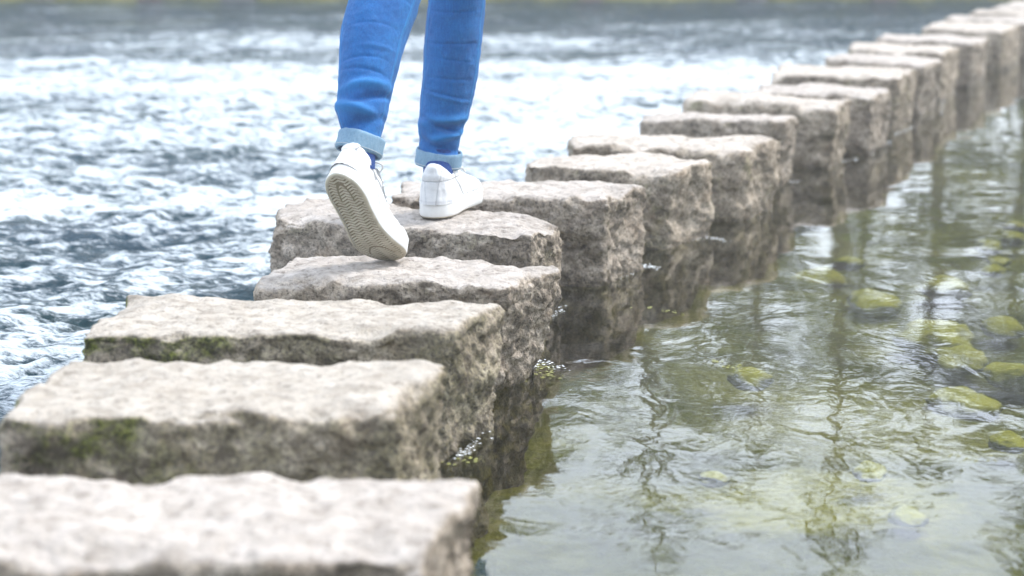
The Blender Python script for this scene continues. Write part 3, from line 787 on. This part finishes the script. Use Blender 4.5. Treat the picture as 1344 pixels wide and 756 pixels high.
# rolled cuffs: a turned-up band standing just proud of the leg
def cuff(centre, axis_, rx0, ry0, L, seed):
    Tn = Vector(axis_).normalized(); Xn = (Vector((1, 0, 0)) - Tn * Tn.x).normalized(); Yn = Tn.cross(Xn)
    centre = Vector(centre) - Tn * L / 2
    C, R_, T, X_, Y_ = [np.array(centre)], [(rx0, ry0)], [np.array(Tn)], [np.array(Xn)], [np.array(Yn)]
    i0 = 0; tilt = 0
    ns = 112; ph = np.linspace(0, 2 * math.pi, ns, endpoint=False)
    c0 = C[0]
    prof = [(.0, -.002), (-.001, .0035), (.003, .0055), (.008, .0062), (.5 * L, .0050), (L - .008, .0058), (L - .002, .0052), (L, .003), (L - .003, -.001)]
    V = []
    for (a, o) in prof:
        c = c0 + T[i0] * a
        rx, ry = R_[i0][0] + o, R_[i0][1] + o
        rad = 1 + .012 * np.sin(3 * ph + seed) + .008 * np.sin(7 * ph + a * 60)
        off = tilt * np.sin(ph)[:, None] * T[i0][None] * 0.012
        V.append(c + (rx * rad * np.cos(ph))[:, None] * X_[i0] + (ry * rad * np.sin(ph))[:, None] * Y_[i0] + off + (.0022 * fbm(np.stack([np.cos(ph) * 2, np.sin(ph) * 2, ph * 0 + seed + a * 4], 1), 1, 2))[:, None] * T[i0])
    V = np.concatenate(V)
    ob = mesh_obj('rolled_cuff', V - pl, grid_faces(len(prof), ns, True), M_cuff, jeans)
    ob.data.attributes.new('wear', 'FLOAT', 'POINT')
    # hem stitching
    mb = MB()
    for a in (.005,):
        c = c0 + T[i0] * a; pts = []
        for p in ph:
            pts.append(c + X_[i0] * (R_[i0][0] + .0072) * math.cos(p) * (1 + .012 * math.sin(3 * p + seed)) + Y_[i0] * (R_[i0][1] + .0072) * math.sin(p) * (1 + .012 * math.sin(3 * p + seed)) + T[i0] * tilt * math.sin(p) * .012 - pl)
        tube(mb, pts, .0007, 4, closed=True)
    mb.build('hem_stitching', M_thread, ob)
    return ob
wL = (aty(504, 188, DL) - aty(441, 188, DL)).x / 2 - .0055
cuff(aty(472.5, 189, DL), (.26, .34, 1), wL, wL * 1.16, .040, 1.0)
wR = (aty(607, 207, DR) - aty(545, 207, DR)).x / 2 - .006
cuff(aty(576, 207, DR), (.12, -.04, 1), wR, wR * 1.1, .040, 4.0)

for C, R_, T, X_, Y_, sh_o in ((CL, RL_, TL, XL_, YL_, shL), (CR, RR_, TR, XR_, YR_, shR)):
    M3 = sh_o.rotation_quaternion.to_matrix(); b0 = person.location + sh_o.location
    lo = b0 + M3 @ Vector((0, .058, .085)) * 1.04; mb = MB()
    hi = Vector(C[14]); ring = []
    for t in np.linspace(0, 1, 9):
        c = hi.lerp(lo, t) - Vector(pl); w = (R_[8][0] - .006) * (1 - t) + .035 * t
        ring += [c + (Vector(X_[8]) * math.cos(p) * w + Vector(Y_[8]) * math.sin(p) * w * 1.1) for p in np.linspace(0, 2 * math.pi, 40, endpoint=False)]
    V = np.array(ring); V += .002 * fbm(V, 40, 2)[:, None]
    mb.add(V, grid_faces(9, 40, True)); o = mb.build('sock', M_sock, person)

# ------------------------------------------------------------------ body (one continuous skin surface), top, hair
def add_body():
    V, E, R_ = [], [], []
    def ch(pts, rad, start=None):
        prev = start
        for p, r in zip(pts, rad):
            V.append(tuple(Vector(p))); R_.append(r); i = len(V) - 1
            if prev is not None: E.append((prev, i))
            prev = i
        return prev
    H = Vector(hc)
    root = ch([H], [(.10, .08)])
    chest = ch([H + Vector((0, .01, .16)), H + Vector((0, .02, .32)), H + Vector((0, .02, .44))], [(.105, .08), (.125, .09), (.10, .07)], root)
    neck = ch([H + Vector((0, .02, .52))], [(.048, .05)], chest)
    head = ch([H + Vector((0, .035, .60)), H + Vector((0, .045, .68)), H + Vector((0, .04, .745))], [(.058, .07), (.072, .09), (.055, .07)], neck)
    ch([H + Vector((0, .145, .665))], [(.010, .012)], head - 1)        # nose
    for sx in (-1, 1):
        ch([H + Vector((sx * .083, .03, .665))], [(.008, .016)], head - 1)  # ears
        sh = ch([H + Vector((sx * .15, .015, .43))], [(.055, .055)], chest)
        sw = .10 * sx
        el = ch([H + Vector((sx * .21, -.01 + sw * .4, .17))], [(.038, .038)], sh)
        wr_ = ch([H + Vector((sx * .22, .09 + sw, -.05))], [(.024, .02)], el)
        pm = ch([H + Vector((sx * .22, .115 + sw, -.11))], [(.032, .016)], wr_)
        for f in range(4):
            b = H + Vector((sx * .22, .085 + f * .02 + sw, -.13)); l = [.062, .075, .08, .07][3 - f] if f else .058
            ch([b, b + Vector((-sx * .006, .006, -l * .5)), b + Vector((-sx * .02, .008, -l))], [(.0095,) * 2, (.0085,) * 2, (.007,) * 2], pm)
        t0 = Vector((sx * .21, .145 + sw, -.085))
        ch([H + t0, H + t0 + Vector((-sx * .01, .025, -.03)), H + t0 + Vector((-sx * .018, .032, -.055))], [(.012,) * 2, (.0095,) * 2, (.008,) * 2], wr_)
    # legs down into the shoes
    for C, sh_o, ank in ((CL, shL, 6), (CR, shR, 6)):
        idx = [NR - 1, int(NR * .75), int(NR * .5), int(NR * .25), ank]
        e = ch([C[i] for i in idx], [(.075,) * 2, (.062,) * 2, (.045,) * 2, (.044,) * 2, (.031,) * 2], root)
        M3 = sh_o.rotation_quaternion.to_matrix(); base = person.location + sh_o.location
        fn = finL if sh_o is shL else (lambda a: a)
        loc = [(0, .055, .085), (0, .06, .06), (0, .12, .058), (0, .19, .05)]
        ch([base + M3 @ Vector(fn(np.array([q]))[0]) for q in loc], [(.027,) * 2, (.026, .026), (.028, .02), (.026, .012)], e)
    me = bpy.data.meshes.new('body')
    # fingers were given relative to the hip
    V2 = [Vector(v) for v in V]
    me.from_pydata([tuple(v - Vector(pl)) for v in V2], E, []); me.update()
    ob = bpy.data.objects.new('body', me); COL.objects.link(ob); ob.parent = person
    me.materials.append(M_skin)
    md = ob.modifiers.new('Skin', 'SKIN'); md.use_smooth_shade = True
    if not me.skin_vertices: pass
    for i, r in enumerate(R_):
        me.skin_vertices[0].data[i].radius = r
        me.skin_vertices[0].data[i].use_root = (i == 0)
    s2 = ob.modifiers.new('Sub', 'SUBSURF'); s2.levels = 2; s2.render_levels = 2
    return ob
body = add_body()
H = Vector(hc)
rows = [(hc + [0, .0, .13], .165, .118), (hc + [0, .005, .2], .155, .112), (hc + [0, .015, .3], .165, .118), (hc + [0, .02, .4], .175, .115), (hc + [0, .02, .455], .15, .09), (hc + [0, .02, .49], .075, .068), (hc + [0, .02, .505], .066, .064)]
sV, sF = torso(rows)
mb = MB(); mb.add(sV - pl, sF)
for sx in (-1, 1):
    sw = .10 * sx
    pts = [H + Vector(q) - Vector(pl) for q in ((sx * .12, .015, .43), (sx * .165, .012, .40), (sx * .19, .0, .3), (sx * .213, -.01 + sw * .4, .17), (sx * .216, .03 + sw * .7, .07), (sx * .22, .08 + sw, -.035))]
    tube(mb, pts, [.062, .062, .056, .052, .046, .038], 20)
mb.build('jumper', M_shirt, person)
n_, m_ = 24, 40
th = np.linspace(0, math.pi, n_)[:, None]; ph = np.linspace(0, 2 * math.pi, m_, endpoint=False)[None, :]
hv = np.stack([.085 * np.sin(th) * np.cos(ph), .102 * np.sin(th) * np.sin(ph), .105 * np.cos(th) + 0 * ph], -1)
front = np.clip(np.sin(ph) * np.sin(th), 0, 1)
hv[..., 1] -= front * .07 * (th > .9); hv[..., 2] += front * .02
hv = hv.reshape(-1, 3); hv += .004 * fbm(hv * [3, 3, .6], 14, 3)[:, None] * hv / .09
mesh_obj('hair', hv + np.array(H) + [0, .032, .70] - pl, grid_faces(n_, m_, True), M_hair, person)

# ------------------------------------------------------------------ foam flecks and floating weed at the foot of the stones
def fleck_mesh(paths, n, spread, size, seed, zoff=.002):
    rs = np.random.RandomState(seed); mb = MB()
    for (pts, cnt) in paths:
        pts = [atz(x, y, 0) for x, y in pts]
        for _ in range(cnt):
            t = rs.rand() * (len(pts) - 1); i = int(t); p = pts[i].lerp(pts[i + 1], t - i)
            x, y = p.x + rs.normal() * spread, p.y + rs.normal() * spread * 1.5
            r = size * rs.uniform(.3, 1.2); a0 = rs.rand() * 6
            k = 7; V = [(x, y, zoff + r * .35)]
            rr = r * rs.uniform(.5, 1.3, k); el = rs.uniform(.4, 1)
            for j in range(k): an = 2 * math.pi * j / k; V.append((x + rr[j] * math.cos(an), y + rr[j] * el * math.sin(an), zoff))
            mb.add(V, [[0, 1 + j, 1 + (j + 1) % k] for j in range(k)])
    return mb
fp = [([(662, 499), (690, 488), (706, 474)], 90), ([(706, 474), (740, 486)], 25), ([(726, 418), (740, 402)], 30), ([(593, 603), (615, 592), (640, 566)], 60),
      ([(812, 366), (845, 350), (862, 352)], 70), ([(900, 316), (935, 312), (955, 318)], 45), ([(975, 272), (1010, 266)], 30), ([(1035, 240), (1050, 238)], 16),
      ([(1095, 214), (1132, 208)], 40), ([(1140, 196), (1170, 186)], 40), ([(1172, 178), (1200, 166)], 40), ([(1234, 150), (1240, 128)], 40), ([(1262, 110), (1285, 104)], 36), ([(1300, 72), (1325, 66)], 40)]
tag(fleck_mesh([(a, int(b * 1.2)) for a, b in fp], 1, .008, .0032, 5).build('foam_flecks', M_foam), 'white foam caught where the pond meets the stepping stones', 'foam', kind='stuff')
M_weed = simple('yellow_weed', (0.27, 0.27, 0.08), 0.8, 60, 0.4)
wp = [([(655, 503), (700, 492), (735, 494)], 60), ([(705, 478), (722, 488)], 40), ([(840, 404), (900, 412)], 16), ([(1240, 600), (1320, 604)], 22), ([(940, 476), (1000, 490)], 40), ([(598, 610), (625, 600)], 30)]
tag(fleck_mesh(wp, 1, .011, .0042, 9, .001).build('floating_weed', M_weed), 'yellow scraps of weed floating beside the stepping stones', 'weed', kind='stuff')

# ------------------------------------------------------------------ far bank: rocks, bushes, trees
rs = random.Random(21)
M_bankrock = simple('bank_rock', (0.17, 0.16, 0.14), 0.9, 9, 0.4, 0.02)
M_redrock = simple('rust_bank_rock', (0.16, 0.10, 0.07), 0.9, 9, 0.4, 0.02)
bank_rocks = [(-4.3, .40, 'pale', 'pale boulder at the foot of the far bank, left of the walker'), (-3.3, .30, 'rust', 'rust-brown boulder on the far bank near the left'), (-2.5, .42, 'pale', 'larger pale boulder on the far bank between the rusty one and the walker'),
              (-1.0, .26, 'rust', 'small rust boulder on the far bank behind the jeans'), (.7, .3, 'rust', 'rust boulder on the far bank right of the jeans'), (2.2, .34, 'pale', 'pale boulder on the far bank behind the middle of the causeway'), (3.4, .3, 'rust', 'rust boulder on the far bank near the end of the causeway')]
for k, (x, r, kind, label) in enumerate(bank_rocks):
    r *= .42; x *= 1.18
    top = [(x - r, 21.6 - r * .5, .14 + r * .3), (x + r, 21.6 - r * .4, .12 + r * .3), (x + r * .8, 21.6 + r * .7, .16 + r * .3), (x - r * .8, 21.6 + r * .6, .15 + r * .3)]
    bot = [(a * 1.0 + (a - x) * .2, b + (b - 21.6) * .2, -.3) for a, b, c in top]
    V, Fc = rock('r', bot, top, .03, None, 50 + k * 3.1, .09, 2.2)
    base = np.array([x, 21.6, -.3])
    o = mesh_obj('bank_rock', V - base, Fc, M_bankrock if kind == 'pale' else M_redrock); o.location = base
    tag(o, label, 'rock', 'boulders along the far bank')

def leaf_mat(name, c, tr=0.2):
    m = Mat(name); g_ = m.node('ShaderNodeNewGeometry')
    col = m.ramp(g_.outputs['Random Per Island'], [(0.0, tuple(q * .55 for q in c)), (0.5, c), (1.0, tuple(min(1, q * 1.7) for q in c))])
    d = m.node('ShaderNodeBsdfDiffuse'); t = m.node('ShaderNodeBsdfTranslucent'); mxs = m.node('ShaderNodeMixShader'); mxs.inputs[0].default_value = tr
    m.link(col, d.inputs[0]); m.link(col, t.inputs[0]); m.link(d.outputs[0], mxs.inputs[1]); m.link(t.outputs[0], mxs.inputs[2]); m.link(mxs.outputs[0], m.out.inputs[0])
    return m.m
LM = [leaf_mat('leaves_mid', (0.10, 0.12, 0.025)), leaf_mat('leaves_light', (0.14, 0.16, 0.035)), leaf_mat('leaves_dark', (0.065, 0.085, 0.02)), leaf_mat('leaves_russet', (0.13, 0.075, 0.035))]
def leaves(centers, radii, per, size, seed):
    r_ = np.random.RandomState(seed); Vs, n = [], 0
    for c, r in zip(centers, radii):
        k = int(per * r * r * 14)
        d = r_.normal(size=(k, 3)); d /= np.linalg.norm(d, axis=1)[:, None]
        p = np.array(c) + d * (r * r_.uniform(.25, 1.0, k) ** .6)[:, None] * [1, 1, .75]
        a = r_.normal(size=(k, 3)); a /= np.linalg.norm(a, axis=1)[:, None]
        b = np.cross(a, r_.normal(size=(k, 3))); b /= np.linalg.norm(b, axis=1)[:, None]
        s = (size * r_.uniform(.6, 1.3, k))[:, None]
        Vs.append(np.stack([p - a * s, p + b * s * .5, p + a * s, p - b * s * .5], 1).reshape(-1, 3))
    V = np.concatenate(Vs); return V, np.arange(len(V)).reshape(-1, 4)
def tree(x, y, h, cw, low, dens, lm, seed, label, name='bank_tree', cat='tree', group='trees on the far bank'):
    h *= 1.22; cw *= 1.05; dens *= 1.9
    r_ = random.Random(seed); z0 = .45
    root = empty(name, (x, y, z0)); mb = MB()
    lean = r_.uniform(-.03, .03) * h
    tp = [(lean * (t ** 2) + .03 * math.sin(5 * t + seed), .04 * math.sin(4 * t + seed), t * h * .93 - .12 * (t == 0)) for t in np.linspace(0, 1, 9)]
    tr = .018 * h + .01
    tube(mb, tp, [tr * (1 - .88 * t) for t in np.linspace(0, 1, 9)], 8)
    cs, rd = [], []
    nl = int(7 + h * 1.6)
    for i in range(nl):
        t = low + (1 - low) * (i + .5) / nl
        b = Vector(tp[min(8, int(t * 8))]); an = i * 2.4 + r_.uniform(-.4, .4)
        prof = math.sin(min(1, (t - low) / (1 - low) * .82 + .18) * math.pi) ** .7
        L = cw * prof * r_.uniform(.55, 1.05)
        e = b + Vector((math.cos(an) * L, math.sin(an) * L, L * r_.uniform(.25, .8)))
        mid = (b + e) / 2 + Vector((0, 0, -.05 * L))
        tube(mb, [b, mid, e], [tr * .38 * (1.15 - t), tr * .25 * (1.15 - t), .006], 5)
        for q in range(3):
            cs.append(tuple(b.lerp(e, r_.uniform(.45, 1.1)) + Vector((r_.uniform(-.2, .2), r_.uniform(-.2, .2), r_.uniform(-.15, .2))) * cw)); rd.append(cw * r_.uniform(.16, .36))
            tube(mb, [mid, cs[-1]], [.008, .003], 4)
    mb.build('trunk', M_bark, root)
    V, Fc = leaves(cs, rd, dens, .055, seed)
    mesh_obj('crown', V, Fc, LM[lm], root, smooth=False)
    tag(root, label, cat, group)
K = ['mid green', 'light green', 'dark green']
for k, (x, h, cw, low, d, lm, label) in enumerate([
    (-10.5, 7.0, 1.9, .15, 40, 2, 'dark full tree at the far left of the far bank'),
    (-8.0, 5.6, 1.4, .2, 34, 0, 'mid green tree second from the left on the far bank'),
    (-5.9, 6.4, 1.5, .2, 30, 2, 'dark tree behind the left rapids on the far bank'),
    (-3.9, 4.6, 1.1, .2, 28, 1, 'short light green tree behind the pale boulder on the far bank'),
    (-1.9, 5.6, 1.2, .25, 24, 0, 'slender tree just left of the walker on the far bank'),
    (.1, 4.9, 1.0, .3, 20, 1, 'thin-leaved young tree straight behind the walker on the far bank'),
    (1.55, 6.6, .85, .15, 26, 0, 'slender tree mirrored left in the pond among the sky gaps'),
    (2.55, 5.2, .75, .15, 30, 2, 'dark slender tree mirrored in the middle of the pond'),
    (3.45, 6.7, .8, .15, 26, 1, 'light green slender tree mirrored right of the middle of the pond'),
    (4.55, 5.2, .85, .10, 44, 0, 'leafy tree mirrored toward the right of the pond'),
    (5.9, 7.0, 1.2, .10, 40, 2, 'dense dark tree mirrored at the right edge of the pond'),
    (7.9, 6.6, 1.5, .10, 40, 0, 'dense tree just right of the frame on the far bank'),
    (10.2, 7.0, 1.8, .1, 38, 2, 'dark tree farthest right on the far bank')]):
    tree(x * 1.12, 23.2 + .5 * math.sin(k * 2.3), h, cw, low, d, lm, k + 3, label)
for k, (x, h, cw, low, d, lm, label) in enumerate([
    (-6.6, 4.2, 1.6, .05, 34, 2, 'broad dark tree of the second row, left of the walker'),
    (-2.9, 3.9, 1.5, .05, 34, 0, 'broad low tree of the second row, just left of the walker'),
    (.6, 4.0, 1.3, .05, 40, 2, 'broad dark tree of the second row, right behind the walker'),
    (2.3, 4.3, 1.2, .05, 44, 0, 'rounded green tree of the second row, mirrored at the left of the pond'),
    (4.15, 4.0, 1.2, .05, 44, 1, 'rounded light green tree of the second row, mirrored in mid pond'),
    (6.0, 4.6, 1.3, .05, 46, 0, 'rounded green tree of the second row, mirrored at the right of the pond'),
    (8.0, 4.8, 1.5, .05, 44, 2, 'rounded dark tree of the second row, just right of the frame')]):
    tree(x * 1.12, 25.6 + .3 * math.sin(k * 1.7), h * 1.15, cw * 1.1, low, d * .8, lm, k + 40, label)
bl = [(-9.6, 1.1, 2), (-7.9, .9, 0), (-6.3, 1.2, 2), (-4.9, .8, 3), (-3.5, .9, 2), (-2.1, 1.0, 0), (-.8, .8, 2), (.5, .9, 3), (1.7, .8, 2), (2.8, .9, 0), (3.9, 1.1, 2), (5.0, 1.0, 0), (6.3, 1.2, 2), (7.8, 1.2, 0), (9.3, 1.2, 2)]
where = ['farthest left on', 'second from the left on', 'third from the left on', 'left of the pale boulder on', 'behind the larger pale boulder on', 'left of the walker on', 'just left of the jeans on', 'just right of the jeans on', 'fifth from the left past the walker on', 'behind the middle of the causeway on', 'where the causeway meets', 'right of the causeway end on', 'mirrored at the right edge of the pond on', 'second from the right on', 'farthest right on']
for k, (x, r, lm) in enumerate(bl):
    lm = {0: 2, 1: 0}.get(lm, lm)
    rb = random.Random(k + 70); root = empty('bank_bush', (x * 1.12, 22.3, .35)); cs, rd, mb = [], [], MB()
    for i in range(11):
        e = Vector((rb.uniform(-1, 1) * r * .85, rb.uniform(-.5, .5) * r, rb.uniform(.1, .85) * r)); cs.append(tuple(e)); rd.append(r * rb.uniform(.28, .42))
        tube(mb, [(e.x * .1, e.y * .1, -.12), tuple(e * .6), tuple(e)], [.02, .012, .005], 5)
    mb.build('stem', M_bark, root); V, Fc = leaves(cs, rd, 62, .05, k + 300)
    mesh_obj('foliage', V, Fc, LM[lm], root, smooth=False)
    tag(root, '%s bush %s the far bank' % (['mid green', 'light green', 'dark green', 'russet'][lm], where[k]), 'bush', 'bushes along the far bank')

# unseen wood added behind the camera to shade the faces turned to it
rw = np.random.RandomState(77); cs, rd = [], []
for k in range(120):
    cs.append((rw.uniform(-16, 17), rw.uniform(-13, -7.5), rw.uniform(.3, 9.5))); rd.append(rw.uniform(.9, 1.7))
mb = MB()
for k in range(14):
    x = -15 + k * 2.3; y = rw.uniform(-11, -9)
    tube(mb, [(x, y, -.2), (x + .2, y, 4), (x + .1, y, 8.5)], [.2, .15, .05], 8, 0)
V, Fc = leaves(cs, rd, 14, .11, 900)
mb.add(V, Fc.tolist(), 1)
tag(mb.build('added_shade_wood', [M_bark, LM[2]]), 'unseen wood added behind the viewer to shade the faces turned to the camera', 'added_shade_wood', kind='stuff')

# ------------------------------------------------------------------ haze over the river
HZ = 0.008
m = Mat('haze'); pv = m.node('ShaderNodeVolumePrincipled'); pv.inputs['Density'].default_value = HZ
pv.inputs['Color'].default_value = (0.93, 0.95, 0.97, 1); pv.inputs['Anisotropy'].default_value = 0.3
m.link(pv.outputs[0], m.out.inputs['Volume'])
if HZ > 0:
    x0, x1, y0, y1, z0, z1 = -1000, 1000, -700, 1600, -3, 12
    V = [(x, y, z) for z in (z0, z1) for y in (y0, y1) for x in (x0, x1)]
    hz = mesh_obj('haze', V, [[0, 2, 3, 1], [4, 5, 7, 6], [0, 1, 5, 4], [2, 6, 7, 3], [0, 4, 6, 2], [1, 3, 7, 5]], m.m, smooth=False)
    tag(hz, 'thin pale haze over the river', 'haze', kind='stuff')
